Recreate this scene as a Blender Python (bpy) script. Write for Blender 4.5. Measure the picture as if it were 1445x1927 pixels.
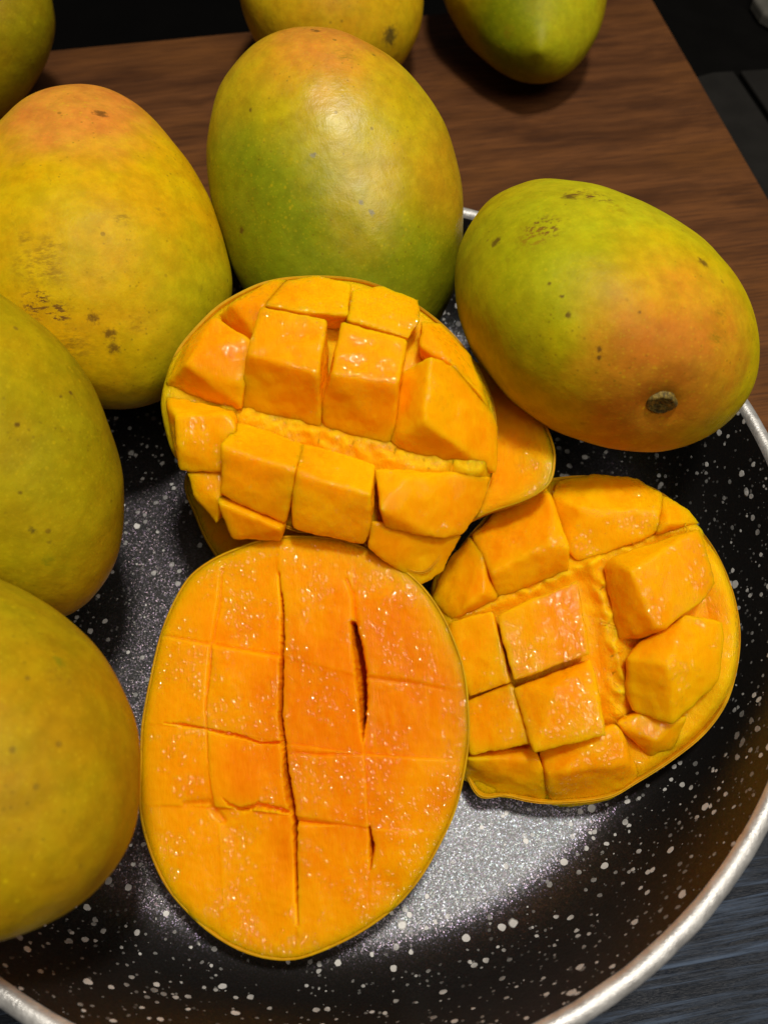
import bpy, bmesh, math, random
from mathutils import Matrix, Vector, noise as mnoise
random.seed(7)
for o in list(bpy.data.objects): bpy.data.objects.remove(o)
S = bpy.context.scene
COL = S.collection

# ------------------------------------------------------------------ camera
CAMLOC = Vector((0.01796, -0.11617, 0.27837)); PITCH = 1.05994732; ROLL = -0.01144304
fwd = Vector((0, math.cos(PITCH), -math.sin(PITCH))); rt = Vector((1, 0, 0)); upv = rt.cross(fwd)
r2 = rt*math.cos(ROLL) + upv*math.sin(ROLL); u2 = -rt*math.sin(ROLL) + upv*math.cos(ROLL)
cam = bpy.data.cameras.new('camera'); camo = bpy.data.objects.new('camera', cam); COL.objects.link(camo)
m = Matrix.Identity(4)
for i in range(3): m[i][0], m[i][1], m[i][2], m[i][3] = r2[i], u2[i], -fwd[i], CAMLOC[i]
camo.matrix_world = m
cam.sensor_fit = 'VERTICAL'; cam.sensor_height = 24; cam.lens = 24*1497.9285/1927
cam.clip_start = 0.01; cam.clip_end = 50
cam.dof.use_dof = True; cam.dof.focus_distance = 0.24; cam.dof.aperture_fstop = 9.0
S.camera = camo

# ------------------------------------------------------------------ light
W = bpy.data.worlds.new('World'); S.world = W; W.use_nodes = True
W.node_tree.nodes['Background'].inputs[0].default_value = (1.0, 0.93, 0.85, 1)
W.node_tree.nodes['Background'].inputs[1].default_value = 0.045
def lamp(name, loc, target, size, power, col):
    l = bpy.data.lights.new(name, 'AREA'); l.shape = 'DISK'; l.size = size; l.energy = power; l.color = col
    o = bpy.data.objects.new(name, l); COL.objects.link(o); o.location = loc
    o.rotation_euler = (Vector(target)-Vector(loc)).to_track_quat('-Z', 'Y').to_euler(); return o
lamp('ceiling_lamp', (0.14, 0.09, 0.98), (0.0, 0.02, 0.05), 0.12, 8.6, (1.0, 0.94, 0.85))
lamp('added_fill', (0.58, -0.58, 1.60), (0.0, 0.0, 0.05), 1.0, 14.0, (1.0, 0.92, 0.82))  # added soft fill to brighten front-facing faces, not a known fixture
S.view_settings.view_transform = 'Standard'; S.view_settings.look = 'None'
S.view_settings.exposure = -0.33; S.view_settings.gamma = 1.0; S.view_settings.use_curve_mapping = False
S.cycles.use_denoising = True
S.cycles.max_bounces = 8

# ------------------------------------------------------------------ measurements (mm in each thing's own frame)
DATA = {"frames": {"A": {"loc": [-0.00493, -0.06615, 0.057], "rot": [18.76, -3.069, -1.042], "depth": 25}, "B": {"loc": [0.00254, 0.01956, 0.091], "rot": [21.99, -0.695, -0.28], "depth": 18}, "C": {"loc": [0.01437, 0.01379, 0.068], "rot": [8.871, -21.307, -3.246], "depth": 18}, "D": {"loc": [0.07647, -0.03464, 0.056], "rot": [19.756, -7.266, -2.601], "depth": 22}}, "outline": {"A": [[-2.0, 59.2], [8.5, 58.3], [16.2, 56.0], [24.4, 51.7], [32.5, 45.4], [38.5, 37.1], [42.3, 28.4], [44.7, 20.4], [45.5, 11.3], [45.4, 2.4], [43.9, -6.4], [41.1, -16.3], [37.0, -24.3], [31.7, -32.8], [24.5, -40.5], [15.5, -46.5], [7.3, -50.4], [-1.0, -53.2], [-4.9, -53.4], [-10.0, -52.9], [-17.1, -50.9], [-25.0, -46.5], [-31.1, -41.5], [-35.9, -36.7], [-39.4, -31.2], [-42.3, -25.0], [-44.3, -18.8], [-45.2, -13.1], [-45.3, -3.6], [-45.4, 6.2], [-44.1, 16.0], [-42.4, 25.4], [-40.7, 32.8], [-38.1, 39.6], [-33.5, 47.9], [-26.6, 53.0], [-19.6, 56.0], [-11.2, 58.7]], "B": [[-4.6, 44.1], [9.5, 42.6], [22.0, 37.3], [32.8, 29.0], [41.1, 19.2], [46.2, 8.8], [48.2, -0.7], [47.4, -13.1], [43.0, -26.1], [39.1, -31.4], [32.9, -38.1], [26.8, -44.7], [17.9, -41.6], [2.9, -32.4], [-9.1, -32.3], [-22.8, -26.0], [-36.6, -17.4], [-42.1, -13.4], [-46.3, -7.1], [-48.9, 3.9], [-48.3, 11.8], [-45.1, 21.4], [-39.0, 29.4], [-31.3, 36.6], [-18.8, 42.6]], "C": [[-70.4, 9.0], [-65.6, -1.1], [-59.6, -12.4], [-50.0, -24.0], [-32.2, -34.7], [-10.5, -34.6], [6.6, -28.4], [21.6, -22.2], [35.5, -16.9], [47.2, -14.6], [54.3, -10.9], [56.2, -4.7], [56.4, 0.7], [53.7, 10.8], [49.3, 19.2], [45.3, 24.0], [37.0, 32.3], [20.4, 39.4], [-7.4, 41.7], [-37.4, 38.2], [-58.9, 27.2], [-68.3, 17.7]], "D": [[-45.1, 11.7], [-38.3, 24.5], [-29.9, 34.9], [-20.0, 43.7], [-8.6, 48.2], [5.7, 48.8], [18.0, 46.3], [26.9, 41.1], [33.9, 32.9], [39.2, 24.1], [42.7, 13.1], [43.9, 2.4], [42.5, -8.0], [38.8, -18.4], [32.3, -27.1], [23.1, -34.4], [12.5, -41.0], [3.5, -45.5], [-12.9, -47.1], [-24.8, -45.1], [-35.4, -40.8]]}, "chunks": {"B": [[[-31.2, 27.1, 10.3], [-21.3, 20.3, 11.0], [-23.2, 7.6, 10.3], [-24.6, 2.8, 6.8], [-37.7, 12.9, 13.1], [-47.1, 10.9, 1.0], [-27.1, 2.5, 3.0], [-39.3, 23.8, 4.7]], [[-25.7, 31.9, 8.2], [-17.0, 39.4, 6.1], [-11.8, 40.9, 4.7], [-17.9, 30.9, 9.6], [-20.7, 23.9, 7.5], [-31.6, 31.4, 2.0], [-22.8, 23.5, 3.0]], [[-17.1, 39.4, 5.4], [-4.3, 42.3, 3.0], [6.0, 39.0, 4.7], [5.4, 27.5, 10.3], [-8.0, 29.3, 10.3], [-18.3, 31.5, 9.6]], [[7.8, 36.1, 6.8], [6.7, 26.1, 10.3], [22.7, 20.9, 10.3], [25.7, 26.4, 8.2], [25.6, 34.5, 3.0], [16.1, 38.9, 3.0]], [[-17.9, 28.8, 13.1], [0.3, 24.4, 13.8], [-2.1, 8.5, 17.3], [-20.5, 14.3, 16.6], [-24.6, 3.1, 4.0], [-2.7, -2.5, 4.0], [-0.7, 6.4, 5.4], [-2.1, 4.5, 9.6]], [[4.7, 23.7, 13.1], [22.2, 18.4, 13.1], [19.4, 5.7, 15.9], [2.5, 8.3, 16.6], [-0.9, -2.2, 4.0], [15.6, -8.0, 4.0], [17.7, -7.4, 4.0], [-0.8, 2.5, 8.2]], [[21.0, 10.9, 8.2], [28.9, 12.9, 15.2], [27.0, -4.5, 15.2], [47.1, -16.6, 2.0], [17.7, -7.5, 4.0], [22.0, -10.3, 3.0], [39.5, 11.5, 6.8], [47.9, -2.8, 2.0]], [[27.0, 26.1, 7.5], [26.4, 18.2, 9.6], [34.8, 13.2, 10.3], [43.1, 5.0, 6.8], [40.3, 18.3, 3.0], [33.0, 26.9, 3.0], [47.0, -0.9, 1.0]], [[-41.0, -1.5, 11.0], [-28.4, -1.2, 10.3], [-26.2, -3.0, 9.6], [-25.7, -5.7, 9.6], [-29.4, -15.5, 6.8], [-38.0, -15.2, 5.4], [-41.6, -15.0, 5.4], [-40.3, -8.8, 9.6], [-46.7, 6.8, 2.0], [-26.9, 1.9, 4.0]], [[-25.2, -2.2, 6.1], [-6.6, -8.9, 6.8], [-27.5, -10.6, 13.8], [-8.6, -17.0, 13.8], [-29.1, -22.2, 7.5], [-12.4, -30.0, 4.0], [-9.6, -18.9, 11.0]], [[-30.3, -24.7, 6.8], [-13.8, -31.9, 5.4], [-30.2, -22.2, 4.0], [-12.8, -30.0, 2.0], [-27.3, -33.8, -0.0], [-14.4, -34.9, -0.0]], [[-40.0, -15.7, 4.7], [-30.0, -15.4, 4.7], [-37.6, -22.0, 3.0], [-30.6, -24.0, 4.7], [-32.5, -29.5, -0.0]], [[-7.5, -8.5, 6.8], [12.9, -14.9, 6.8], [-7.3, -17.5, 13.1], [-6.3, -19.3, 13.1], [11.3, -24.2, 13.8], [-9.7, -31.6, 5.4], [-3.2, -33.1, 4.7], [9.7, -36.0, 4.0], [11.7, -30.9, 6.8]], [[13.5, -16.3, 8.2], [15.5, -27.8, 12.4], [27.0, -17.6, 7.5], [16.0, -32.2, 7.5], [31.2, -34.7, 4.7], [45.9, -17.6, 3.0], [42.7, -26.4, 2.0], [22.8, -19.9, 10.3], [37.0, -33.7, 2.0]], [[12.5, -30.5, 7.5], [11.6, -37.7, 4.0], [24.7, -47.6, -3.0], [31.8, -43.7, -4.0], [36.8, -34.2, 1.0], [17.3, -32.8, 6.1]]], "D": [[[-44.8, 13.0, 1.0], [-38.7, 24.3, 2.0], [-32.9, 30.2, 3.0], [-29.0, 24.3, 7.5], [-25.6, 12.3, 5.4], [-38.6, 6.0, 4.7], [-34.1, 10.0, 8.9], [-29.2, 13.5, 9.6]], [[-31.6, 31.0, 4.0], [-20.4, 41.9, 1.0], [-9.4, 45.8, 2.0], [-9.1, 40.6, 7.5], [-4.9, 25.5, 11.0], [-9.7, 27.0, 12.4], [-26.1, 19.1, 10.3], [-24.9, 12.7, 4.7], [-4.9, 19.7, 4.7], [-28.0, 23.8, 7.5]], [[-0.1, 37.1, 8.2], [-5.5, 47.0, 1.0], [7.9, 48.7, -0.0], [17.3, 47.0, 0.0], [23.9, 41.5, 3.0], [21.3, 35.5, 6.8], [20.6, 30.2, 4.7], [6.0, 24.5, 4.0], [-0.8, 22.8, 4.0], [-3.4, 25.7, 4.0], [-7.5, 42.4, 4.0]], [[24.4, 40.8, 3.0], [31.2, 37.3, -0.0], [34.8, 33.0, -0.0], [21.6, 30.0, 4.7], [25.2, 32.6, 6.8]], [[6.0, 19.9, 6.8], [8.0, 22.4, 8.2], [15.1, 23.7, 8.9], [32.2, 29.8, 9.6], [35.0, 14.2, 8.9], [30.6, 9.6, 10.3], [20.7, 2.8, 13.1], [12.1, 17.4, 15.2], [17.6, 2.8, 14.5], [9.2, -0.0, 5.4], [15.0, 0.3, 6.8]], [[14.5, -2.5, 6.8], [26.4, 5.5, 10.3], [36.3, 3.2, 8.2], [35.8, -4.9, 8.2], [34.5, -11.1, 7.5], [31.5, -15.0, 6.8], [21.6, -23.0, 8.9], [18.6, -22.4, 7.5], [12.2, -20.1, 5.4], [10.4, -15.0, 5.4], [10.4, -6.1, 11.0], [20.1, -8.1, 15.2]], [[-38.2, 4.7, 6.1], [-26.7, 7.4, 8.2], [-22.7, -11.7, 9.6], [-34.3, -16.1, 7.5], [-41.1, 0.5, 3.0]], [[-25.2, 6.4, 9.6], [-2.3, 15.9, 8.2], [-0.5, -4.5, 11.7], [-21.1, -11.4, 13.1]], [[-36.1, -18.6, 5.4], [-22.3, -13.2, 8.2], [-18.2, -28.8, 11.0], [-34.1, -32.3, 8.2]], [[-20.7, -14.3, 8.9], [0.2, -6.5, 7.5], [2.7, -26.4, 11.7], [-16.4, -31.0, 13.1], [-9.5, -13.9, 13.1], [0.6, -14.7, 11.0]], [[-34.5, -33.9, 6.8], [-15.1, -34.2, 6.8], [-17.7, -30.8, 4.0], [-34.3, -33.4, 4.0], [-37.0, -41.0, -3.0], [-23.4, -45.9, -4.0], [-14.1, -48.2, -5.0], [-13.3, -41.7, 2.0]], [[-14.5, -32.1, 4.0], [3.2, -27.5, 5.4], [6.3, -24.4, 7.5], [8.5, -35.2, 5.4], [-7.5, -36.7, 8.2], [-12.0, -37.5, 6.8], [-12.2, -41.8, 3.0], [-11.1, -48.3, -5.0], [-6.2, -48.4, -5.0], [6.1, -46.0, -5.0], [13.6, -39.4, -3.0]], [[7.5, -24.0, 5.4], [16.7, -28.3, 5.4], [16.5, -33.7, -0.0], [22.2, -31.5, 0.0], [25.8, -22.4, 4.7], [13.7, -22.1, 4.7]]]}, "slits": [[[[-7.5, 49.5], [-6.3, 40.5], [-5.9, 30.3], [-6.1, 19.0], [-6.2, 9.1], [-5.0, -0.5], [-4.4, -6.9], [-3.4, -11.9], [-2.0, -18.8], [-1.9, -28.6], [-1.5, -38.3], [-1.1, -44.9]], [0.15, 0.3, 0.42, 0.38, 0.4, 0.42, 0.6, 0.75, 0.5, 0.35, 0.3, 0.1], 9], [[[14.0, 33.8], [15.2, 27.4], [16.1, 20.7], [16.6, 13.5], [16.5, 7.7], [16.4, 1.9]], [0.6, 0.9, 1.0, 0.8, 0.55, 0.1], 12], [[[18.0, -20.2], [18.7, -24.9], [18.2, -31.3]], [0.2, 0.5, 0.1], 8], [[[-26.2, 29.6], [-26.4, 22.5], [-27.1, 11.9], [-26.7, 5.4], [-26.3, -2.4], [-24.8, -7.5]], [0.2, 0.4, 0.22, 0.2, 0.2, 0.05], 2.0], [[[-38.9, 7.3], [-33.4, 6.7], [-27.3, 5.7], [-21.8, 4.4], [-16.3, 3.4], [-11.6, 1.7], [-5.5, 1.9]], [0.15, 0.4, 0.22, 0.45, 0.35, 0.2, 0.35], 2.4], [[[-21.7, -12.5], [-20.0, -14.3], [-16.9, -15.8], [-12.0, -14.6], [-6.6, -15.6], [-2.0, -17.1]], [0.1, 0.35, 0.5, 0.7, 0.6, 0.4], 2.6], [[[-1.3, -18.6], [2.6, -19.1], [6.6, -19.4], [10.5, -19.5]], [0.35, 0.35, 0.2, 0.05], 2], [[[-39.9, 31.4], [-25.9, 28.6], [-16.8, 27.0], [-6.4, 25.2]], [0.3, 0.4, 0.35, 0.4], 0.7], [[[16.9, 19.4], [24.7, 18.2], [32.0, 17.3], [38.6, 15.8]], [0.3, 0.5, 0.35, 0.2], 0.8], [[[-4.5, -0.5], [3.9, -1.3], [15.8, -1.3]], [0.35, 0.4, 0.25], 0.7], [[[-23.8, 49.8], [-24.1, 40.8], [-25.9, 29.2]], [0.3, 0.4, 0.35], 0.8], [[[12.0, 46.4], [14.0, 42.2], [14.7, 33.4]], [0.3, 0.4, 0.5], 1.2], [[[-32.7, -14.4], [-26.0, -14.1], [-21.9, -18.8]], [0.5, 0.9, 0.8], 1.3]], "vl": [[[-23.8, 49.8], [-25.9, 29.2], [-27.1, 11.9], [-26.3, -2.4], [-23.2, -19.4], [-20.5, -46.8]], [[-7.5, 49.5], [-5.9, 30.3], [-6.2, 9.1], [-4.4, -6.9], [-2.0, -18.8], [-1.1, -46.6]], [[14.0, 42.2], [16.1, 20.7], [16.5, 7.7], [17.4, -10.1], [18.2, -28.6], [18.1, -46.5]]], "hl": [[[-46.9, 32.2], [-25.9, 28.6], [-6.4, 25.2], [15.9, 19.4], [45.2, 15.2]], [[-45.8, 7.5], [-27.3, 5.7], [-5.5, 1.9], [15.8, -1.3], [44.7, -3.3]], [[-44.8, -14.4], [-18.6, -15.4], [-2.0, -17.2], [17.3, -20.2], [44.1, -21.9]]], "dents": [[[-18.5, -21.3], 4.4, 1.0], [[-31.0, -24.4], 5.8, -1.0], [[-10.2, -43.7], 4.4, 1.2], [[22.0, -34.6], 4.4, 1.2], [[-6.5, -28.6], 6.6, 0.6], [[-27.3, -34.8], 5.8, -0.8], [[-20.8, 19.8], 4.4, -0.5], [[23.3, -40.6], 2.9, -0.6], [[-16.1, -7.5], 5.1, -0.5]], "mango": {"M2": {"loc": [0.0028, 0.1065, 0.0904], "rot": [[0.9621, -0.2478, 0.1135], [0.2639, 0.7426, -0.6155], [0.0682, 0.6222, 0.7799]], "dim": [0.1161, 0.0844, 0.0741, 0.0736, 0.0491, 0.0348], "marks": [[-32.5, -1.7, 20.8, 2, "spot"], [-6.0, 11.1, 35.9, 1.5, "grey"], [6.5, -8.7, 35.9, 1.5, "grey"], [3.9, -5.3, 36.5, 1.2, "grey"], [-12.5, 23.4, 32.3, 1.5, "soft"], [-20.2, 30.2, 26.7, 1.2, "spot"], [6.4, 49.7, 19.3, 2, "spot"], [11.0, 38.0, 27.6, 4, "soft"]], "dirs": {"blush": [6.3, 47.0, 22.2], "blush2": [36.8, 2.2, 20.8], "green": [-32.2, -9.1, 20.2], "green2": [18.5, -36.0, 22.8]}}, "M1": {"loc": [-0.0749, 0.0881, 0.0942], "rot": [[0.967, -0.1622, 0.1967], [0.2116, 0.941, -0.2641], [-0.1423, 0.297, 0.9442]], "dim": [0.1103, 0.0871, 0.0695, -0.1215, -0.0582, 0.1419], "marks": [[-15.5, -33.9, 27.3, 5, "scar"], [-10.2, -37.2, 26.7, 4, "scar"], [-1.1, -39.2, 26.6, 3, "spot"], [2.9, -43.2, 23.4, 3, "spot"], [3.3, -46.1, 20.5, 3, "spot"], [7.6, 28.3, 26.1, 3, "spot"], [-16.4, -16.5, 32.9, 3, "soft"], [-9.6, -20.6, 33.6, 5, "soft"], [10.4, -12.7, 33.6, 3, "soft"], [21.0, -8.5, 29.8, 2, "soft"], [-21.0, 4.0, 30.5, 1.5, "spot"], [-15.5, 8.9, 31.2, 1.5, "spot"], [3.9, -26.1, 32.6, 1, "spot"], [-9.8, -26.9, 31.9, 5, "soft"], [10.9, -40.8, 23.9, 4, "soft"], [-7.5, -44.6, 21.1, 7, "soft"], [-15.3, -24.7, 31.4, 7, "soft"]], "dirs": {"blush": [1.7, 34.7, 24.2], "green": [32.3, -39.3, 6.5], "green2": [-14.9, -21.9, 32.3]}}, "M3": {"loc": [0.0833, 0.0596, 0.0957], "rot": [[-0.8889, 0.1551, 0.431], [-0.0132, -0.9492, 0.3144], [0.4579, 0.2738, 0.8458]], "dim": [0.1113, 0.0914, 0.0654, 0.1922, 0.0101, 0.0165], "marks": [[25.0, 2.3, 27.1, 6, "scar"], [21.3, 5.4, 28.9, 4, "scar"], [28.9, 3.9, 25.2, 3, "spot"], [18.7, 12.1, 29.8, 4, "soft"], [37.7, 15.7, 18.3, 6, "scar"], [39.9, 17.7, 15.4, 5, "soft"], [44.4, 9.4, 8.5, 2.5, "spot"], [-1.2, 29.3, 29.9, 2.5, "spot"], [34.6, 36.8, 11.0, 0.9, "spot"], [32.6, 40.7, 8.5, 1.1, "spot"], [24.2, 48.3, 6.0, 1.4, "spot"], [23.4, 49.2, 4.4, 1, "spot"], [37.1, 32.6, 11.5, 0.8, "spot"], [18.4, 45.2, 17.0, 0.8, "spot"], [-4.2, 42.6, 23.5, 3, "soft"], [-4.2, 48.0, 18.8, 4, "soft"]], "dirs": {"blush": [2.5, 53.0, 11.5], "green": [45.5, 13.3, -3.8], "green2": [12.8, -12.7, 28.6]}}, "M5": {"loc": [-0.0908, -0.0746, 0.1028], "rot": [[0.2588, -0.9598, 0.109], [0.9296, 0.2782, 0.2418], [-0.2624, 0.0387, 0.9642]], "dim": [0.1148, 0.0782, 0.0746, 0.0045, 0.0895, -0.0008], "marks": [[17.6, -35.4, 24.4, 2, "green"], [14.4, -37.9, 24.5, 4, "soft"], [8.7, -42.6, 23.3, 1, "spot"], [-13.0, -54.0, 7.8, 1, "spot"], [-5.3, -44.1, 23.3, 0.8, "spot"], [-11.8, -56.0, 0.6, 4, "soft"]], "dirs": {"green": [34.2, -15.7, 19.8], "orange": [-8.5, -44.7, 22.1]}}, "M4": {"loc": [-0.1, 0.0028, 0.1001], "rot": [[0.2601, -0.6238, 0.737], [0.8809, 0.4658, 0.0834], [-0.3953, 0.6276, 0.6707]], "dim": [0.1084, 0.0704, 0.0886, 0.0761, 0.1026, 0.0221], "marks": [[-16.4, -33.0, 25.4, 1.6, "black"], [-18.1, -27.9, 26.6, 1.6, "black"], [-17.9, -35.8, 21.5, 2.5, "green"], [8.2, -10.2, 42.4, 0.9, "spot"], [4.6, -9.5, 42.9, 0.9, "spot"], [-0.5, -11.2, 42.4, 0.8, "spot"], [-9.3, -8.0, 40.1, 1, "spot"], [-16.7, -19.9, 31.9, 0.9, "spot"], [-16.9, -23.9, 29.9, 0.8, "spot"], [-7.9, -31.5, 32.5, 0.8, "spot"], [1.2, -36.5, 31.0, 0.8, "spot"], [1.6, -8.2, 43.1, 0.8, "spot"]], "dirs": {"green": [14.5, -28.8, 32.1], "green2": [-18.5, -28.2, 26.0]}}, "M6": {"loc": [-0.1906, 0.2646, 0.0611], "rot": [[-0.306, -0.9265, -0.2191], [0.8819, -0.1891, -0.4319], [0.3587, -0.3253, 0.8749]], "dim": [0.1161, 0.0876, 0.0751, 0.0495, 0.011, 0.0373], "marks": [], "dirs": {"green": [-20.2, -50.6, -3.3]}}, "M7": {"loc": [-0.0019, 0.3071, 0.0585], "rot": [[-0.9302, -0.1653, 0.3276], [0.1774, -0.9841, 0.0071], [0.3212, 0.0647, 0.9448]], "dim": [0.1168, 0.0911, 0.0746, 0.1378, 0.034, -0.0074], "marks": [[-30.9, 42.5, 11.7, 6.5, "black"], [-10.7, 57.0, 5.0, 3, "soft"]], "dirs": {"orange": [-4.2, 56.7, 9.6]}}, "M8": {"loc": [0.0919, 0.3172, 0.0568], "rot": [[0.9619, -0.2163, 0.1673], [0.2468, 0.9502, -0.1905], [-0.1178, 0.2245, 0.9673]], "dim": [0.1173, 0.0863, 0.0745, 0.1513, 0.0253, -0.0079], "marks": [[-23.0, -43.4, 9.4, 4, "soft"]], "dirs": {"green": [-23.0, -43.4, 9.4], "lime": [5.5, -47.8, 18.0]}}}, "stem": [[1.1, 55.6, -1.0], [0.013, 0.949, -0.314]], "beak": [[-11.2, -52.9, 10.1], [-0.391, -0.77, 0.505]], "valley": {"B": [[[[-27.7, 2.0], [-9.2, -3.3], [9.1, -8.7], [25.8, -13.1], [41.0, -15.8]], 4.0, 2.2]], "D": [[[[-38.8, 6.0], [-24.3, 11.3], [-8.4, 17.4], [2.7, 21.9], [23.1, 29.6], [36.1, 32.0]], 2.2, 2.4], [[[3.3, 19.5], [5.2, 12.3], [6.9, 1.4], [8.3, -9.3], [7.0, -22.8]], 3.2, 3.6]]}}

# ------------------------------------------------------------------ helpers
def tag(o, label=None, cat=None, group=None, kind=None):
    if label: o['label'] = label
    if cat: o['category'] = cat
    if group: o['group'] = group
    if kind: o['kind'] = kind
    return o
def mesh(name, verts, faces, mat, parent=None, smooth=True):
    me = bpy.data.meshes.new(name); me.from_pydata([tuple(v) for v in verts], [], faces); me.update()
    if mat: me.materials.append(mat)
    if smooth: me.polygons.foreach_set('use_smooth', [True]*len(me.polygons))
    o = bpy.data.objects.new(name, me); COL.objects.link(o)
    if parent: o.parent = parent
    return o
def empty(name, loc, rot=None):
    o = bpy.data.objects.new(name, None); COL.objects.link(o); o.empty_display_size = 0.01
    o.location = loc
    if rot: o.rotation_euler = [math.radians(a) for a in rot]
    return o
def lathe(profile, n=160):
    v = []; f = []
    for r, z in profile:
        for k in range(n):
            a = 2*math.pi*k/n; v.append((r*math.cos(a), r*math.sin(a), z))
    for i in range(len(profile)-1):
        for k in range(n):
            f.append((i*n+k, i*n+(k+1) % n, (i+1)*n+(k+1) % n, (i+1)*n+k))
    return v, f
def fbm(p, sc, oct=3):
    return mnoise.fractal(Vector(p)*sc, 0.9, 2.1, oct)

# ------------------------------------------------------------------ node helpers
class NT:
    def __init__(s, name):
        s.m = bpy.data.materials.new(name); s.m.use_nodes = True; s.t = s.m.node_tree; s.n = s.t.nodes
        s.b = s.n['Principled BSDF']; s.out = s.n['Material Output']
        tc = s.n.new('ShaderNodeTexCoord'); s.obj = tc.outputs['Object']
    def link(s, a, b): s.t.links.new(a, b)
    def put(s, sock, v):
        if isinstance(v, bpy.types.NodeSocket): s.link(v, sock)
        else:
            if isinstance(v, (tuple, list)) and len(v) == 3 and sock.type == 'RGBA': v = (*v, 1)
            sock.default_value = v
    def math(s, op, a, b=0.0, c=0.0, clamp=False):
        n = s.n.new('ShaderNodeMath'); n.operation = op; n.use_clamp = clamp
        s.put(n.inputs[0], a); s.put(n.inputs[1], b); s.put(n.inputs[2], c); return n.outputs[0]
    def vmath(s, op, a, b=(0, 0, 0)):
        n = s.n.new('ShaderNodeVectorMath'); n.operation = op; s.put(n.inputs[0], a)
        if op == 'SCALE': s.put(n.inputs['Scale'], b)
        else: s.put(n.inputs[1], b)
        return n.outputs['Value'] if op in ('DISTANCE', 'LENGTH', 'DOT_PRODUCT') else n.outputs[0]
    def mapping(s, v, scale=(1, 1, 1), rot=(0, 0, 0), loc=(0, 0, 0)):
        n = s.n.new('ShaderNodeMapping'); s.link(v, n.inputs[0]); n.inputs['Scale'].default_value = scale
        n.inputs['Rotation'].default_value = rot; n.inputs['Location'].default_value = loc; return n.outputs[0]
    def noise(s, v, scale, detail=3, rough=0.55, dist=0.0, col=False):
        n = s.n.new('ShaderNodeTexNoise'); s.put(n.inputs['Vector'], v); n.inputs['Scale'].default_value = scale
        n.inputs['Detail'].default_value = detail; n.inputs['Roughness'].default_value = rough; n.inputs['Distortion'].default_value = dist
        return n.outputs['Color' if col else 'Fac']
    def vor(s, v, scale, rnd=1.0, feature='F1'):
        n = s.n.new('ShaderNodeTexVoronoi'); n.feature = feature; s.put(n.inputs['Vector'], v); n.inputs['Scale'].default_value = scale
        n.inputs['Randomness'].default_value = rnd; return n.outputs
    def ramp(s, v, a, b, lo=0.0, hi=1.0, smooth=True):
        n = s.n.new('ShaderNodeMapRange'); n.interpolation_type = 'SMOOTHSTEP' if smooth else 'LINEAR'
        s.put(n.inputs['Value'], v); n.inputs['From Min'].default_value = a; n.inputs['From Max'].default_value = b
        n.inputs['To Min'].default_value = lo; n.inputs['To Max'].default_value = hi; return n.outputs[0]
    def mix(s, f, a, b):
        n = s.n.new('ShaderNodeMix'); n.data_type = 'RGBA'; s.put(n.inputs[0], f); s.put(n.inputs[6], a); s.put(n.inputs[7], b); return n.outputs[2]
    def bump(s, h, dist, strength=1.0, normal=None):
        n = s.n.new('ShaderNodeBump'); s.put(n.inputs['Height'], h); n.inputs['Distance'].default_value = dist
        n.inputs['Strength'].default_value = strength
        if normal: s.link(normal, n.inputs['Normal'])
        return n.outputs[0]
    def set(s, **k):
        for a, v in k.items(): s.put(s.b.inputs[a.replace('_', ' ')], v)

# ------------------------------------------------------------------ materials
def flesh_material(name, ca, cb, droplets=1.0, seed=0.0, grad=None, wet=0.0, torn=0.0):
    t = NT(name); p = t.vmath('ADD', t.obj, (seed, seed*1.7, seed*.3))
    lo = t.noise(p, 45, 3, .5)
    if grad: lo = t.math('ADD', t.math('MULTIPLY', t.math('SUBTRACT', lo, .5), .8), t.ramp(t.vmath('DISTANCE', t.obj, grad), .012, .055, .36, .70))
    col = t.mix(t.ramp(lo, .35, .68), ca, cb)
    fine = t.noise(t.mapping(p, (1, .35, 1)), 420, 3, .6)
    col = t.mix(t.ramp(fine, .42, .75, 0, .28), col, (.98, cb[1]*1.2, cb[2]+.002))
    t.set(Base_Color=col, Roughness=.5)
    t.b.inputs['Specular IOR Level'].default_value = .03
    t.b.inputs['Subsurface Weight'].default_value = .95
    t.b.inputs['Subsurface Radius'].default_value = (1.0, .80, .30); t.b.inputs['Subsurface Scale'].default_value = .0065
    h = t.noise(p, 300, 3, .5)
    n1 = t.bump(h, .0003, .25); t.link(n1, t.b.inputs['Normal'])
    fb = t.noise(t.mapping(p, (1, .22, .6), (.2, .1, .35)), 1700, 3, .6); n1 = t.bump(fb, .00022, .5, n1); t.link(n1, t.b.inputs['Normal'])
    if torn: n1 = t.bump(t.noise(t.mapping(p, (1, .45, 1), (.3, 0, .9)), 700, 4, .65), .0009, .8, n1); t.link(n1, t.b.inputs['Normal'])
    # wet film: beads of juice catching the lamp
    v = t.vor(p, 620); sc = t.n.new('ShaderNodeSeparateColor'); t.link(v['Color'], sc.inputs[0])
    patch = t.ramp(t.noise(p, 70, 2, .5), .44, .60, .16, 1)
    on = t.ramp(t.math('MULTIPLY', sc.outputs[0], patch), .30-wet*.25, .55-wet*.25)
    bead = t.math('MULTIPLY', t.ramp(v['Distance'], .05, .62, 1, 0), on)
    film = t.math('ADD', bead, t.math('MULTIPLY', t.noise(p, 1100, 2, .5), .16))
    n2 = t.bump(film, .00027*droplets, 1.0, n1)
    t.link(t.math('MULTIPLY_ADD', t.math('GREATER_THAN', bead, .02), .92, .06), t.b.inputs['Coat Weight']); t.b.inputs['Coat Roughness'].default_value = .045; t.b.inputs['Coat IOR'].default_value = 1.47
    t.link(n2, t.b.inputs['Coat Normal'])
    return t.m
FLESH = flesh_material('flesh_orange', (.86, .235, .0004), (.94, .36, .0008), 1.2, 0.0, (.012, .006, 0), .55)
FLESH_CUT = flesh_material('flesh_cut', (.90, .305, .0006), (.96, .42, .001), .8, 3.1, None, .55)
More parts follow.
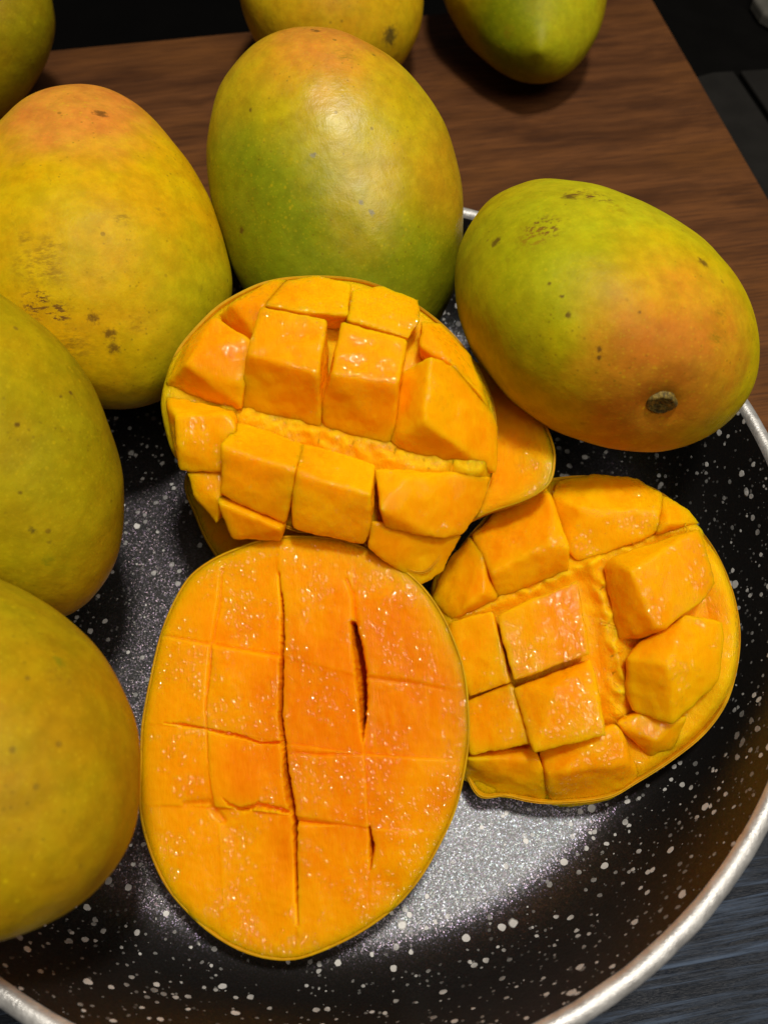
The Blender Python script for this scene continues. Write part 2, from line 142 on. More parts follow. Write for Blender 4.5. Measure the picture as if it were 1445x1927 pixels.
FLESH_TORN = flesh_material('flesh_torn', (.94, .37, .001), (.96, .48, .004), 1.0, 5.7, None, .3, 1.0)

YEL = (.60, .36, .002); GRN = (.20, .25, .004); LIME = (.42, .365, .005); BLUSH = (.66, .22, .035); ORG = (.60, .27, .006)
MARKCOL = {'spot': (.10, .045, .008), 'scar': (.16, .075, .012), 'soft': (.30, .17, .006), 'grey': (.22, .20, .12), 'black': (.02, .017, .012), 'green': (.16, .20, .006)}
def skin_material(name, base, patches, marks, seed, pores=.35, rough=.5):
    """patches: (centre mm, inner mm, outer mm, colour, amount)"""
    t = NT(name); p = t.vmath('ADD', t.obj, (seed, seed*.7, -seed))
    wob = t.math('SUBTRACT', t.noise(p, 26, 4, .6), .5)
    wob2 = t.math('SUBTRACT', t.noise(p, 120, 4, .6), .5)
    col = t.mix(t.ramp(t.noise(p, 34, 4, .6), .35, .7), base, tuple(c*k for c, k in zip(base, (1.04, 1.0, .8))))
    mot = t.noise(p, 210, 4, .65)
    for c, a, b, pc, amt in patches:
        d = t.vmath('DISTANCE', t.obj, tuple(x*1e-3 for x in c))
        d = t.math('ADD', d, t.math('MULTIPLY', wob, .034)); d = t.math('ADD', d, t.math('MULTIPLY', wob2, .010))
        col = t.mix(t.ramp(d, a*1e-3, b*1e-3, amt, 0), col, pc)
    # pale lenticels and dull freckles
    v = t.vor(p, 330); dots = t.math('MULTIPLY', t.ramp(v['Distance'], .10, .22, 1, 0), t.ramp(t.noise(p, 45, 2), .45, .65))
    col = t.mix(t.math('MULTIPLY', dots, pores), col, (.64, .44, .004))
    v2 = t.vor(t.vmath('ADD', p, (3, 1, 2)), 150); fr = t.math('MULTIPLY', t.ramp(v2['Distance'], .07, .13, 1, 0), t.ramp(t.noise(p, 60, 2), .52, .62))
    col = t.mix(t.math('MULTIPLY', fr, .6), col, (.16, .09, .01))
    v3 = t.vor(t.vmath('ADD', p, (1, 5, 2)), 720); col = t.mix(t.ramp(v3['Distance'], .12, .32, .22, 0), col, (.60, .46, .01)); v4 = t.vor(t.vmath('ADD', p, (4, 2, 6)), 430); col = t.mix(t.math('MULTIPLY', t.ramp(v4['Distance'], .08, .2, .5, 0), t.ramp(t.noise(p, 55, 2), .42, .62)), col, (.20, .13, .006))
    hs = t.n.new('ShaderNodeHueSaturation'); t.link(col, hs.inputs['Color']); t.link(t.ramp(mot, .3, .7, .86, 1.10), hs.inputs['Value']); t.link(t.ramp(t.noise(p, 90, 3), .3, .7, .492, .508), hs.inputs['Hue']); col = hs.outputs[0]
    # rubbed, slightly dirty streaks
    st = t.noise(t.mapping(p, (1, .3, 1), (.3, .2, .5)), 260, 5, .7)
    col = t.mix(t.math('MULTIPLY', t.ramp(st, .60, .74), t.ramp(t.noise(p, 40, 2), .46, .64, 0, .42)), col, (.17, .10, .008))
    rag = t.noise(p, 700, 3, .7); rag2 = t.noise(t.mapping(p, (.35, 1, 1), (.2, .5, .8)), 900, 4, .7); hsum = None
    for x, y, z, r, k in marks:
        d = t.vmath('DISTANCE', t.obj, (x*1e-3, y*1e-3, z*1e-3)); R = r*1e-3
        if k in ('spot', 'black', 'grey', 'green'):
            d = t.math('ADD', d, t.math('MULTIPLY', t.math('SUBTRACT', rag, .5), R*1.6)); f = t.ramp(d, R*.2, R*.9, .8 if k != 'green' else .55, 0)
        elif k == 'scar':
            f = t.math('MULTIPLY', t.ramp(d, R*.4, R*1.2, 1, 0), t.ramp(rag2, .50, .60, 0, .95))
        else:
            f = t.math('MULTIPLY', t.ramp(d, R*.2, R*1.2, .8, 0), t.ramp(rag2, .40, .66))
        col = t.mix(f, col, MARKCOL[k])
    t.set(Base_Color=col, Roughness=t.ramp(t.noise(p, 70, 3), .3, .7, rough-.05, rough+.06))
    t.b.inputs['Specular IOR Level'].default_value = .42 if rough < .4 else .10
    t.b.inputs['Subsurface Weight'].default_value = .12; t.b.inputs['Subsurface Radius'].default_value = (1, .6, .1); t.b.inputs['Subsurface Scale'].default_value = .002
    hh = t.math('ADD', t.math('MULTIPLY', t.noise(p, 45, 3), .7), t.math('MULTIPLY', t.noise(p, 520, 3), .09))
    hh = t.math('ADD', hh, t.math('MULTIPLY', t.noise(p, 1500, 2), .035))
    t.link(t.bump(hh, .0022, .55), t.b.inputs['Normal'])
    return t.m

def pan_coating():
    t = NT('speckled_coating')
    wv = t.vmath('SCALE', t.noise(t.obj, 420, 2, col=True), .0011)
    def dots(scale, thr, off, soft=.8):
        v = t.vor(t.vmath('ADD', t.vmath('ADD', t.obj, wv), off), scale)
        sep = t.n.new('ShaderNodeSeparateColor'); t.link(v['Color'], sep.inputs[0])
        th = t.math('MULTIPLY', t.math('POWER', sep.outputs[0], 1.5), thr)
        return t.math('DIVIDE', t.math('SUBTRACT', th, v['Distance']), .03, clamp=True)
    clus = t.ramp(t.noise(t.obj, 75, 3, .6), .38, .62, .3, 1)
    d1 = dots(62, .112, (.3, .1, .7)); d2 = dots(200, .28, (.9, .4, .2)); d3 = t.math('MULTIPLY', dots(340, .36, (.2, .8, .5)), clus)
    d4 = t.math('MULTIPLY', dots(560, .32, (.6, .3, .9)), clus)
    dd = t.math('MAXIMUM', t.math('MAXIMUM', d1, d2), t.math('MAXIMUM', d3, t.math('MULTIPLY', d4, .35)))
    base = t.mix(dd, (.0085, .0075, .0070), (.62, .61, .58))
    t.set(Base_Color=base, Roughness=.42); t.b.inputs['Specular IOR Level'].default_value = .5
    hb = t.math('ADD', dd, t.math('MULTIPLY', t.noise(t.obj, 900, 2), .25))
    t.link(t.bump(hb, .00035, .8), t.b.inputs['Normal'])
    # metal flakes in the lacquer
    v = t.vor(t.obj, 3300); g = t.n.new('ShaderNodeNewGeometry')
    dv = t.vmath('SCALE', t.vmath('SUBTRACT', v['Color'], (.5, .5, .5)), .42)
    nn = t.vmath('NORMALIZE', t.vmath('ADD', g.outputs['Normal'], dv))
    gl = t.n.new('ShaderNodeBsdfGlossy'); gl.inputs['Roughness'].default_value = .33; t.link(nn, gl.inputs['Normal'])
    t.link(t.mix(.25, (.55, .60, .68), v['Color']), gl.inputs['Color'])
    sp = t.n.new('ShaderNodeSeparateColor'); t.link(t.vor(t.vmath('ADD', t.obj, (.5, .2, .1)), 1900)['Color'], sp.inputs[0])
    fac = t.math('MULTIPLY', t.ramp(sp.outputs[0], .15, .9, .07, .17), t.math('SUBTRACT', 1.0, dd)); sx = t.n.new('ShaderNodeSeparateXYZ'); t.link(t.obj, sx.inputs[0]); fac = t.math('MULTIPLY', fac, t.ramp(sx.outputs[2], .010, .024, 1, .35))
    mx = t.n.new('ShaderNodeMixShader'); t.link(fac, mx.inputs[0]); t.link(t.b.outputs[0], mx.inputs[1]); t.link(gl.outputs[0], mx.inputs[2])
    t.link(mx.outputs[0], t.out.inputs['Surface'])
    return t.m

def metal_rim():
    t = NT('bare_aluminium'); n = t.noise(t.obj, 160, 4, .6)
    t.set(Base_Color=t.mix(t.ramp(n, .3, .7), (.50, .49, .47), (.70, .69, .66)), Metallic=.6, Roughness=t.ramp(n, .3, .7, .38, .55))
    t.link(t.bump(t.noise(t.obj, 700, 4, .7), .0004, .6), t.b.inputs['Normal']); return t.m
def dark_metal():
    t = NT('dark_enamel'); t.set(Base_Color=(.012, .012, .013), Roughness=.45)
    t.link(t.bump(t.noise(t.obj, 300, 2), .0003, .4), t.b.inputs['Normal']); return t.m
def board_wood():
    t = NT('walnut_wood'); q = t.mapping(t.obj, (1, 7, 7))
    w = t.vmath('ADD', q, t.vmath('SCALE', t.noise(t.obj, 14, 2, col=True), .12))
    g1 = t.noise(w, 11, 5, .62); g2 = t.noise(t.mapping(t.obj, (2.4, 70, 70)), 16, 4, .65); big = t.noise(t.mapping(t.obj, (1, 2.6, 1)), 9, 2)
    col = t.mix(t.ramp(g1, .3, .7), (.062, .023, .008), (.150, .057, .018))
    col = t.mix(t.ramp(big, .42, .68, 0, .55), col, (.185, .070, .017))
    col = t.mix(t.ramp(g2, .42, .66, 0, .6), col, (.034, .014, .007))
    t.set(Base_Color=col, Roughness=t.ramp(g2, .3, .7, .5, .65)); t.b.inputs['Specular IOR Level'].default_value = .14
    t.link(t.bump(t.math('ADD', g2, t.math('MULTIPLY', g1, .4)), .0007, .35), t.b.inputs['Normal']); return t.m
def table_wood():
    t = NT('black_oak'); q = t.mapping(t.obj, (1, 1, 1), (0, 0, math.radians(-9)))
    w = t.vmath('ADD', t.mapping(q, (2.0, 78, 78)), t.vmath('SCALE', t.noise(t.mapping(q,(1,2,1)), 9, 2, col=True), .3))
    g = t.noise(w, 7, 6, .66); patch = t.noise(t.mapping(q, (1, 3, 1)), 16, 3)
    col = t.mix(t.ramp(g, .46, .72), (.0055, .0085, .015), (.070, .10, .155))
    col = t.mix(t.ramp(patch, .4, .62, 0, .5), col, (.010, .014, .021))
    t.set(Base_Color=col, Roughness=t.ramp(g, .4, .7, .38, .62)); t.b.inputs['Specular IOR Level'].default_value = .28
    t.link(t.bump(g, .0016, .6), t.b.inputs['Normal']); return t.m
def plain(name, c, rough=.6, sc=120, spec=.12):
    t = NT(name); t.b.inputs['Specular IOR Level'].default_value = spec; t.set(Base_Color=t.mix(t.ramp(t.noise(t.obj, sc, 3), .3, .7), tuple(x*.75 for x in c), c), Roughness=rough); return t.m

# ------------------------------------------------------------------ setting
def slab(name, poly, z0, z1, mat, bev=0.0, parent=None, kind=None):
    n = len(poly); v = [(x, y, z0) for x, y in poly]+[(x, y, z1) for x, y in poly]
    f = [tuple(range(n-1, -1, -1)), tuple(range(n, 2*n))]+[(i, (i+1) % n, n+(i+1) % n, n+i) for i in range(n)]
    o = mesh(name, v, f, mat, parent, smooth=False)
    if bev:
        b = o.modifiers.new('bevel', 'BEVEL'); b.width = bev; b.segments = 3
    if kind: o['kind'] = kind
    return o
ZT = 0.0; ZB = 0.02
BY = math.radians(8.4); bx = Vector((math.cos(BY), math.sin(BY), 0)); by = Vector((-math.sin(BY), math.cos(BY), 0))
BC = Vector((0.1762, 0.3742, 0))      # far right corner of the board
def bp(a, b): q = BC + bx*a + by*b; return (q.x, q.y)
slab('table', [bp(-1.0, .030), bp(-1.0, -1.1), bp(.9, -1.1), bp(.9, .030)], -.03, ZT, table_wood(), .002, kind='structure')
slab('floor', [(-4, -3), (4, -3), (4, 5), (-4, 5)], -.78, -.75, plain('dark_floor', (.012, .011, .010), .7, 8), kind='structure')
bo = slab('chopping_board', [(-.56, -.43), (0, -.43), (0, 0), (-.56, 0)], 0, ZB-ZT-.0020, board_wood(), .0012)
bo.location = (BC.x, BC.y, ZT+.0020); bo.rotation_euler = (0, 0, BY)
tag(bo, 'dark walnut brown wooden board under the pan and the whole mangoes behind', 'board')

BM = plain('matte_black', (.004, .0038, .0035), .9, 40, .02)
mt = slab('shade_sheet', [bp(-.9, .029), bp(-.9, -.30), bp(.5, -.30), bp(.5, .029)], ZT+.0002, ZT+.0016, BM, .0004)  # dark sheet added in place of shade on the far part of the table
tag(mt, 'matte black sheet standing in for shade on the far table, under the wooden board', 'shade sheet')
# dark panels lying beyond the board's right edge
G = plain('charcoal_panel', (.014, .013, .0115), .6, 60)
pn = empty('dark_panel', (0, 0, 0)); tag(pn, 'dark grey flat panel split by a groove right of the wooden board', 'panel')
slab('panel', [(0.2194, 0.3223), (0.2622, 0.0862), (0.2124, 0.0823), (0.1717, 0.3066), (0.2074, 0.3214)], ZT+.0018, ZT+.005, G, .001, pn)
slab('panel', [(0.2662, 0.0865), (0.4258, 0.0988), (0.3829, 0.3349), (0.2234, 0.3226)], ZT+.0018, ZT+.005, G, .001, pn)
pc = slab('folded_cloth', [(0.2445, 0.3872), (0.2465, 0.3719), (0.2612, 0.3508), (0.2858, 0.4191), (0.2562, 0.4197)], ZT+.0018, ZT+.010, plain('pale_cloth', (.10, .095, .08), .8), .002)
tag(pc, 'pale grey object cropped by the top right corner of the picture', 'cloth')

# ------------------------------------------------------------------ frying pan
ZF = .026
pan = empty('frying_pan', (0, 0, ZB)); tag(pan, 'round black white-speckled non-stick pan with bare metal rim', 'pan')
prof = [(0.0001, .026)]+[(r*1e-3, .026) for r in range(4, 109, 4)]+[(.1105, .02605)]+[(.1135, .0264), (.1165, .0274), (.1195, .0292), (.1225, .0320), (.1255, .0358), (.1285, .0410), (.131, .0465), (.134, .055), (.1365, .063), (.1383, .0688)]
v, f = lathe([(r, z-ZB) for r, z in prof], 192); mesh('coating', v, f, pan_coating(), pan)
rp = [(.1383, .0686), (.1387, .0699), (.1397, .0707), (.1412, .0707), (.1424, .0700), (.1431, .0686), (.1432, .0668), (.1424, .0655), (.1410, .0652), (.1392, .0656)]
v, f = lathe([(r, z-ZB) for r, z in rp], 256)
v = [(x*(1+.0012*mnoise.noise((x*160, y*160, 3))), y*(1+.0012*mnoise.noise((x*160, y*160, 3))), z+.00025*mnoise.noise((x*220, y*220, 9))) for x, y, z in v]
mesh('rim', v, f, metal_rim(), pan)
op = [(.1392, .0654), (.1385, .062), (.136, .054), (.132, .044), (.127, .034), (.121, .0265), (.114, .0225), (.105, .0206), (.0001, .0204)]
v, f = lathe([(r, z-ZB) for r, z in op], 128); mesh('outer_wall', v, f, dark_metal(), pan)

# ------------------------------------------------------------------ whole mangoes
def mango_mesh(name, dim, mat, seed, lump=.0009, nt=90, na=120, bumps=()):
    L, Wd, T, egg, bend, e3 = dim; v = []; f = []
    rmax = max(math.sqrt(max(0, 1-t*t))*(1+egg*t+e3*(t**3-.6*t)) for t in [math.cos(math.pi*i/400) for i in range(401)])
    for i in range(nt+1):
        t = math.cos(math.pi*i/nt); r = math.sqrt(max(0, 1-t*t))*(1+egg*t+e3*(t**3-.6*t))/rmax
        for k in range(na):
            a = 2*math.pi*k/na
            p = Vector((r*math.cos(a)*Wd/2+bend*Wd*(.5-t*t), t*L/2, r*math.sin(a)*T/2))
            nrm = Vector((p.x/Wd/Wd, p.y/L/L, p.z/T/T)).normalized()
            d = lump*fbm(p+Vector((seed, seed*2, 0)), 38, 2)+.0013*mnoise.noise((p+Vector((seed, 0, seed)))*24)
            for c, n_, h, s in bumps:
                q = (p-c).length; d += h*math.exp(-(q/s)**1.3)
            v.append(p+nrm*d)
    for i in range(nt):
        for k in range(na): f.append((i*na+k, (i+1)*na+k, (i+1)*na+(k+1) % na, i*na+(k+1) % na))
    return mesh(name, v, f, mat)
def put_mango(key, label, base, patches, seed, bumps=(), pores=.35, rough=.5):
    d = DATA['mango'][key]; D_ = d.get('dirs', {})
    pt = [(D_[p[0]] if isinstance(p[0], str) else p[0],)+tuple(p[1:]) for p in patches]
    mat = skin_material('mango_skin_'+label.split()[0], base, pt, d['marks'], seed, pores, rough)
    o = mango_mesh('mango', d['dim'], mat, seed, bumps=bumps)
    R = d['rot']; M4 = Matrix([[*R[i], d['loc'][i]] for i in range(3)]+[[0, 0, 0, 1]]); o.matrix_world = M4
    return tag(o, label, 'mango', 'whole mangoes')
stc = Vector(DATA['stem'][0])*1e-3; stn = Vector(DATA['stem'][1])
bkc = Vector(DATA['beak'][0])*1e-3; bkn = Vector(DATA['beak'][1])
put_mango('M1', 'yellow mango with peach-pink top and brown scratches, left of the tall green mango', YEL,
          [('blush', 12, 34, BLUSH, .8), ('green', 14, 42, LIME, .8), ('green2', 8, 30, LIME, .25)], 1.3, rough=.5)
put_mango('M2', 'tall mango with green belly, orange top and bright highlight, behind the scored halves', (.50, .37, .004),
          [('green', 24, 52, GRN, .9), ('green2', 16, 44, GRN, .8), ('blush', 10, 36, ORG, .9), ('blush', 6, 20, BLUSH, .5), ('blush2', 8, 30, (.52, .26, .006), .6)], 2.1, rough=.36)
m3 = put_mango('M3', 'yellow-green mango with pink-orange blush and round stem scar facing forward, right side', (.52, .385, .002),
          [('green', 22, 48, (.34, .34, .004), .85), ('green2', 14, 44, (.44, .42, .008), .8), ('blush', 8, 34, (.64, .25, .012), .9), ('blush', 3, 18, BLUSH, .55), (DATA['stem'][0], 10, 32, (.47, .165, .008), .9), (DATA['stem'][0], 4.5, 8.5, (.12, .095, .006), .8)], 3.7,
          bumps=((stc, stn, -.0042, .0085),), rough=.52)
put_mango('M4', 'plain yellow-green mango cut off by the left edge, upper of the two at lower left', (.42, .305, .003),
          [('green', 14, 46, (.28, .235, .003), .8), ('green2', 8, 34, (.38, .31, .004), .5)], 4.9)
put_mango('M5', 'golden yellow mango in the bottom left corner, beside the orange half', (.44, .285, .003),
          [('green', 8, 34, (.40, .32, .006), .6), ('orange', 12, 44, (.40, .225, .003), .6)], 5.5, pores=.6)
put_mango('M6', 'dull olive-yellow mango cropped by the top left corner', (.36, .245, .004), [('green', 8, 30, (.24, .22, .004), .6)], 6.1)
put_mango('M7', 'golden mango with one black spot, at the top behind the tall green mango', (.58, .36, .007), [('orange', 10, 40, (.58, .30, .006), .7)], 7.3)
put_mango('M8', 'green mango with a pointed tip facing the camera, top right on the board', (.40, .30, .004),
          [('green', 12, 36, (.17, .21, .003), .85), ('lime', 8, 32, (.42, .40, .008), .8)], 8.2,
          bumps=((bkc, bkn, .0070, .0085),))
# stem scar of the blushed mango: a sunken woody button inside a raised ring
def stem_scar(parent, c, n, mat):
    q = n.to_track_quat('Z', 'Y').to_matrix(); v = []; f = []; na = 40
    pr = [(r*.9, z*1.3) for r, z in [(0.0002, -.0004), (.0008, .0001), (.0016, -.0003), (.0024, .0002), (.0031, -.0001), (.0037, .0004), (.0043, .0001), (.0049, -.0010)]]
    for r, z in pr:
        for k in range(na):
            a = 2*math.pi*k/na; w = 1+.13*mnoise.noise((math.cos(a)*1.7, math.sin(a)*1.7, r*500))
            v.append(c+n*(-.0026)+q @ Vector((r*w*1.1*math.cos(a), r*w*.85*math.sin(a), z+.00025*mnoise.noise((a*3, r*2500, 1)))))
    for i in range(len(pr)-1):
        for k in range(na): f.append((i*na+k, i*na+(k+1) % na, (i+1)*na+(k+1) % na, (i+1)*na+k))
    f.append(tuple(range(na)))
    return mesh('stem_scar', v, f, mat, parent)
t = NT('woody_scar'); nz = t.noise(t.obj, 900, 4)
t.set(Base_Color=t.mix(t.ramp(nz, .35, .65), (.07, .046, .006), (.24, .16, .02)), Roughness=.7); t.link(t.bump(nz, .0006, .8), t.b.inputs['Normal'])
stem_scar(m3, stc, stn, t.m)

# ------------------------------------------------------------------ mango halves
HALF_SKIN = skin_material('half_skin', (.55, .29, .003), [], [], 9.4)
def resample(poly, n):
    """smooth closed outline (Catmull-Rom) as n points at equal angles about its centre"""
    P = [Vector((x, y)) for x, y in poly]; m_ = len(P); pts = []
    for i in range(m_):
        a, b, c, d = P[i-1], P[i], P[(i+1) % m_], P[(i+2) % m_]
        for k in range(16):
            t = k/16; pts.append(.5*((2*b)+(c-a)*t+(2*a-5*b+4*c-d)*t*t+(3*b-a-3*c+d)*t**3))
    c0 = sum(pts, Vector((0, 0)))/len(pts)
    an = sorted((math.atan2(p.y-c0.y, p.x-c0.x), (p-c0).length) for p in pts)
    ang = [a for a, r in an]; rad = [r for a, r in an]; out = []
    import bisect
    for k in range(n):
        a = -math.pi+2*math.pi*k/n; j = bisect.bisect(ang, a); a1, r1 = ang[j % len(ang)], rad[j % len(ang)]; a0, r0 = ang[j-1], rad[j-1]
        if j == len(ang): a1 += 2*math.pi
        if j == 0: a0 -= 2*math.pi
        w = (a-a0)/max(1e-9, a1-a0); out.append(r0+(r1-r0)*min(1, max(0, w)))
    for _ in range(2): out = [(out[k-1]+2*out[k]+out[(k+1) % n])/4 for k in range(n)]
    return c0, out
def bowl(s, depth): return -depth*(max(0, 1-s**2.3))**.62
def half_root(key, label, cat='mango half'):
    fr = DATA['frames'][key]; e = empty('mango_half', fr['loc'], fr['rot']); tag(e, label, cat, 'cut mango halves'); return e, fr['depth']
def skin_shell(parent, c0, rad, depth, top=-.35, thick=.5, n=None, ns=26):
    n = len(rad); v = []; f = []; rows = []
    def row(s, h, grow=0):
        rows.append(len(v))
        for k in range(n):
            a = -math.pi+2*math.pi*k/n; r = rad[k]*s+grow
            wob = .35*mnoise.noise((math.cos(a)*6*s, math.sin(a)*6*s, depth))
            v.append(Vector((c0.x+r*math.cos(a), c0.y+r*math.sin(a), h+wob*.5))*1e-3)
    for i in range(ns, -1, -1): row(max(.01, math.sin(i/ns*math.pi/2)), bowl(max(.01, math.sin(i/ns*math.pi/2)), depth)+(top if i == ns else 0))
    rows_in = []
    for i in range(0, ns+1):
        s = max(.01, math.sin(i/ns*math.pi/2)); row(s, bowl(s, depth)+thick*(1-.4*s)+(top-.35 if i == ns else 0), -thick*s if s > .05 else 0)
    R = len(rows)
    for i in range(R):
        a, b = rows[i], rows[(i+1) % R]
        for k in range(n): f.append((a+k, a+(k+1) % n, b+(k+1) % n, b+k))
    return mesh('skin', v, f, HALF_SKIN, parent)
def disc_top(c0, rad, fn, rings, power=.8):
    """top surface as rings of the outline, heights from fn(x, y, s) in mm; returns verts, faces"""
    n = len(rad); v = [Vector((c0.x, c0.y, fn(c0.x, c0.y, 0)))*1e-3]; f = []
    for i in range(1, rings+1):
        s = (i/rings)**power
        for k in range(n):
            a = -math.pi+2*math.pi*k/n; x = c0.x+rad[k]*s*math.cos(a); y = c0.y+rad[k]*s*math.sin(a)
            v.append(Vector((x, y, fn(x, y, s)))*1e-3)
    for k in range(n): f.append((0, 1+k, 1+(k+1) % n))
    for i in range(rings-1):
        for k in range(n): f.append((1+i*n+k, 1+(i+1)*n+k, 1+(i+1)*n+(k+1) % n, 1+i*n+(k+1) % n))
    return v, f
def close_below(v, f, c0, rad, depth, rings):
    n = len(rad); last = len(v)-n
    for i in range(1, 9):
        s = math.cos(i/9*math.pi/2)*.985; base = len(v)
        for k in range(n):
            a = -math.pi+2*math.pi*k/n; r = rad[k]*s-.7*s; v.append(Vector((c0.x+r*math.cos(a), c0.y+r*math.sin(a), bowl(s, depth)+1.0))*1e-3)
        for k in range(n): f.append((last+k, base+k, base+(k+1) % n, last+(k+1) % n))
        last = base
    f.append(tuple(last+k for k in range(n)))
# --- front half: flat scored face
def seg_dist(p, a, b):
    ab = b-a; t = max(0, min(1, (p-a).dot(ab)/max(1e-9, ab.length_squared))); return (p-(a+ab*t)).length, t
SL = [([Vector(q) for q in pts], w, d) for pts, w, d in DATA['slits']]
SBB = [(min(q.x for q in P)-3, max(q.x for q in P)+3, min(q.y for q in P)-3, max(q.y for q in P)+3) for P, w, d in SL]
DN = [(Vector(c), r, d) for c, r, d in DATA['dents']]
VL = [[Vector(q) for q in P] for P in DATA['vl']]; HL = [[Vector(q) for q in P] for P in DATA['hl']]
def interp(P, u, ax):
    Q = sorted(((p[ax], p[1-ax]) for p in P))
    if u <= Q[0][0]: return Q[0][1]
    for (a, b), (c, d) in zip(Q, Q[1:]):
        if u <= c: return b+(d-b)*(u-a)/max(1e-6, c-a)
    return Q[-1][1]
SEG = [[.1, -.3, .35, .0], [.25, .55, .2, -.35], [-.15, .45, .5, .1], [-.7, -.55, .15, .35]]
def sstep(v): v = max(0, min(1, v)); return v*v*(3-2*v)
def segment(x, y):
    wx = [sstep((x-interp(P, y, 1))/.7+.5) for P in VL]; wy = [sstep((interp(P, x, 0)-y)/.7+.5) for P in HL]
    fx = [1-wx[0], wx[0]*(1-wx[1]), wx[1]*(1-wx[2]), wx[2]]; fy = [1-wy[0], wy[0]*(1-wy[1]), wy[1]*(1-wy[2]), wy[2]]
    return sum(fy[j]*fx[i]*SEG[j][i] for j in range(4) for i in range(4))
def face_front(x, y, s):
    p = Vector((x, y)); q = (x*.1, y*.1, 1.7)
    h = .55*mnoise.noise((x*.045, y*.045, 4))+(.30-.0035*min(0, y+5))*mnoise.noise((x*.16, y*.16, 8))+(.13-.002*min(0, y+5))*mnoise.noise((x*.5, y*.5, 2))
    for c, r, d in DN: h -= d*math.exp(-((p-c).length/r)**2)
    h += 1.7*segment(x, y)*min(1, max(0, (1-s)/.22))
    if s > .93: h -= ((s-.93)/.07)**2*.9
    jx = .34*mnoise.noise((x*.8, y*.8, 5))+.26*mnoise.noise((x*2.2, y*2.2, 7)); cut = 0
    for (P, w, d), bb in zip(SL, SBB):
        if not (bb[0] < x < bb[1] and bb[2] < y < bb[3]): continue
        best = 9; bw = .1
        for i in range(len(P)-1):
            dd, t = seg_dist(p, P[i], P[i+1])
            if dd < best: best = dd; bw = w[i]+(w[i+1]-w[i])*t
        e = (best+jx*(.9 if d > 2 else .5)*min(1, bw*2))/max(.05, bw)
        g = d*min(1, bw/.45)/(1+max(0, e)**(7 if d > 2 else 3)) if e > 0 else d*min(1, bw/.45)
        lip = .10*math.exp(-((best-bw-1.2)/1.2)**2) if d > 4 else 0
        cut = max(cut, g-lip) if g > .05 else (cut-lip)
    return h-cut
e, dep = half_root('A', 'flat-faced orange mango half with thin knife slits, front of the pan')
c0, rad = resample(DATA['outline']['A'], 620); v, f = disc_top(c0, [r*.997 for r in rad], face_front, 170, .75); close_below(v, f, c0, rad, dep, 170)
mesh('flesh', v, f, FLESH, e); c1, rad1 = resample(DATA['outline']['A'], 160); skin_shell(e, c1, rad1, dep)
# --- half lying underneath
def face_under(x, y, s):
    return .9*mnoise.noise((x*.04, y*.04, 14))+.4*mnoise.noise((x*.17, y*.17, 18))+.2*mnoise.noise((x*.55, y*.55, 3))-(((s-.93)/.07)**2*.9 if s > .93 else 0)
e, dep = half_root('C', 'glistening orange mango half lying mostly hidden beneath the opened centre half')
c0, rad = resample(DATA['outline']['C'], 220); v, f = disc_top(c0, [r*.99 for r in rad], face_under, 90); close_below(v, f, c0, rad, dep, 90)
mesh('flesh', v, f, flesh_material('flesh_wet', (.95, .30, .0012), (.97, .40, .002), 1.5, 8.8, None, .9), e); skin_shell(e, c0, rad, dep)
# --- opened (hedgehog) halves: torn base + knife-cut chunks
cl1 = bpy.data.textures.new('flesh_lumps', 'CLOUDS'); cl1.noise_scale = .009; cl1.noise_depth = 1
cl2 = bpy.data.textures.new('flesh_grain', 'CLOUDS'); cl2.noise_scale = .0014; cl2.noise_depth = 2
cl3 = bpy.data.textures.new('flesh_rag', 'CLOUDS'); cl3.noise_scale = .0035; cl3.noise_depth = 2
def chunk(parent, pts, c0, mat):
    P = [Vector(p) for p in pts]; c = sum(P, Vector())/len(P); low = []
    P = [p+(p-c).normalized()*1.0 for p in P]
    for p in P:
        q = c+(p-c)*.80; q.x += (c0.x-q.x)*.06; q.y += (c0.y-q.y)*.06; q.z = min(-2.5, p.z-6); q.z = max(q.z, -6); low.append(q)
    bm = bmesh.new()
    for p in P+low: bm.verts.new(p*1e-3)
    bmesh.ops.convex_hull(bm, input=bm.verts[:])
    for vv in [x for x in bm.verts if not x.link_faces]: bm.verts.remove(vv)
    me = bpy.data.meshes.new('flesh_cube'); bm.to_mesh(me); bm.free(); me.materials.append(mat)
    o = bpy.data.objects.new('flesh_cube', me); COL.objects.link(o); o.parent = parent
    r = o.modifiers.new('remesh', 'REMESH'); r.mode = 'VOXEL'; r.voxel_size = .00055; r.use_smooth_shade = True
    s = o.modifiers.new('smooth', 'SMOOTH'); s.factor = .5; s.iterations = 20
    for tx, st in ((cl1, .0013), (cl3, .00055), (cl2, .0001)):
        d = o.modifiers.new('displace', 'DISPLACE'); d.texture = tx; d.texture_coords = 'LOCAL'; d.strength = st; d.mid_level = .5
    return o
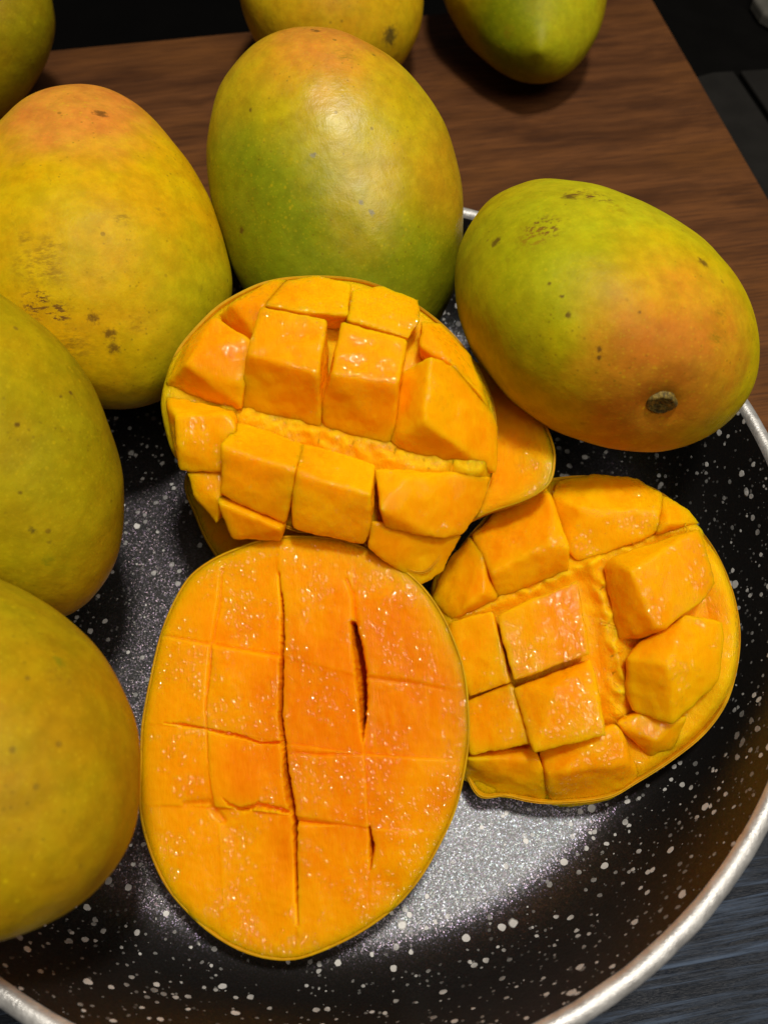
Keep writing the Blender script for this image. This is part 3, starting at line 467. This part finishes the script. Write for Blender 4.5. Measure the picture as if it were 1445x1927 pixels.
def opened(key, label, valley, rim):
    e, dep = half_root(key, label); c0, rad = resample(DATA['outline'][key], 300)
    def base(x, y, s):
        side = min(1, max(0, (x-c0.x)/14-.2))*(1-sstep((y-c0.y-12)/12)); ring = max(0, 1-abs(s-.90)/.14)*side; h = 2.4+rim*.7*ring*(2-ring)+.7*mnoise.noise((x*.10, y*.10, 21))+.15*mnoise.noise((x*.5, y*.5, 24))
        for P, w, d in valley:
            best = min(seg_dist(Vector((x, y)), P[i], P[i+1])[0] for i in range(len(P)-1))
            g_ = math.exp(-(best/w)**2); h += g_*(d*(1+.5*mnoise.noise((x*.35, y*.35, 30)))+.7*mnoise.noise((x*.25, y*.5, 31))+.22*mnoise.noise((x*.9, y*.7, 33))+.12*mnoise.noise((x*2.2, y*1.6, 35)))
        h -= 3.2*sstep((c0.y-y-14)/14)+2.2*sstep((y-c0.y-16)/12)
        if s > .90: h -= ((s-.90)/.10)**2*(rim*side+2.5)
        return h
    v, f = disc_top(c0, [r*.997 for r in rad], base, 100); close_below(v, f, c0, rad, dep, 100)
    mesh('torn_flesh', v, f, FLESH_TORN, e); skin_shell(e, c0, rad, dep, top=-2.6)
    for pts in DATA['chunks'][key]: chunk(e, pts, c0, FLESH_CUT)
    fv = []; ff = []                      # torn fibres bridging the opened cut
    rnd = random.Random(len(label))
    for P, w, d in valley:
        for _ in range(16):
            i = rnd.randrange(len(P)-1); q = P[i].lerp(P[i+1], rnd.random()); ax = (P[i+1]-P[i]).normalized(); pr = Vector((-ax.y, ax.x))
            a = q+pr*rnd.uniform(-w, -w*.3)*.8; b = q+pr*rnd.uniform(w*.3, w)*.8+ax*rnd.uniform(-3.5, 3.5); ha, hb = d+rnd.uniform(.2, 2.2), d+rnd.uniform(.2, 2.2); base_i = len(fv)
            for k in range(9):
                u = k/8; c = a.lerp(b, u); z = ha+(hb-ha)*u+rnd.uniform(.2, .9)*math.sin(u*math.pi)*.8; r = .12+.22*abs(u-.5)
                for m_ in range(6):
                    an = m_*math.pi/3; fv.append(Vector((c.x+ax.x*r*math.cos(an), c.y+ax.y*r*math.cos(an), z+r*math.sin(an)))*1e-3)
            for k in range(8):
                for m_ in range(6): ff.append((base_i+k*6+m_, base_i+k*6+(m_+1) % 6, base_i+k*6+6+(m_+1) % 6, base_i+k*6+6+m_))
    mesh('fibres', fv, ff, FLESH_TORN, e)
    return e
opened('B', 'opened hedgehog-cut mango half with raised cubes, in the centre of the pile', [([Vector(q) for q in P], w, d) for P, w, d in DATA['valley']['B']], 2.0)
opened('D', 'opened hedgehog-cut mango half with raised cubes, on the right of the pan', [([Vector(q) for q in P], w, d) for P, w, d in DATA['valley']['D']], 3.0)
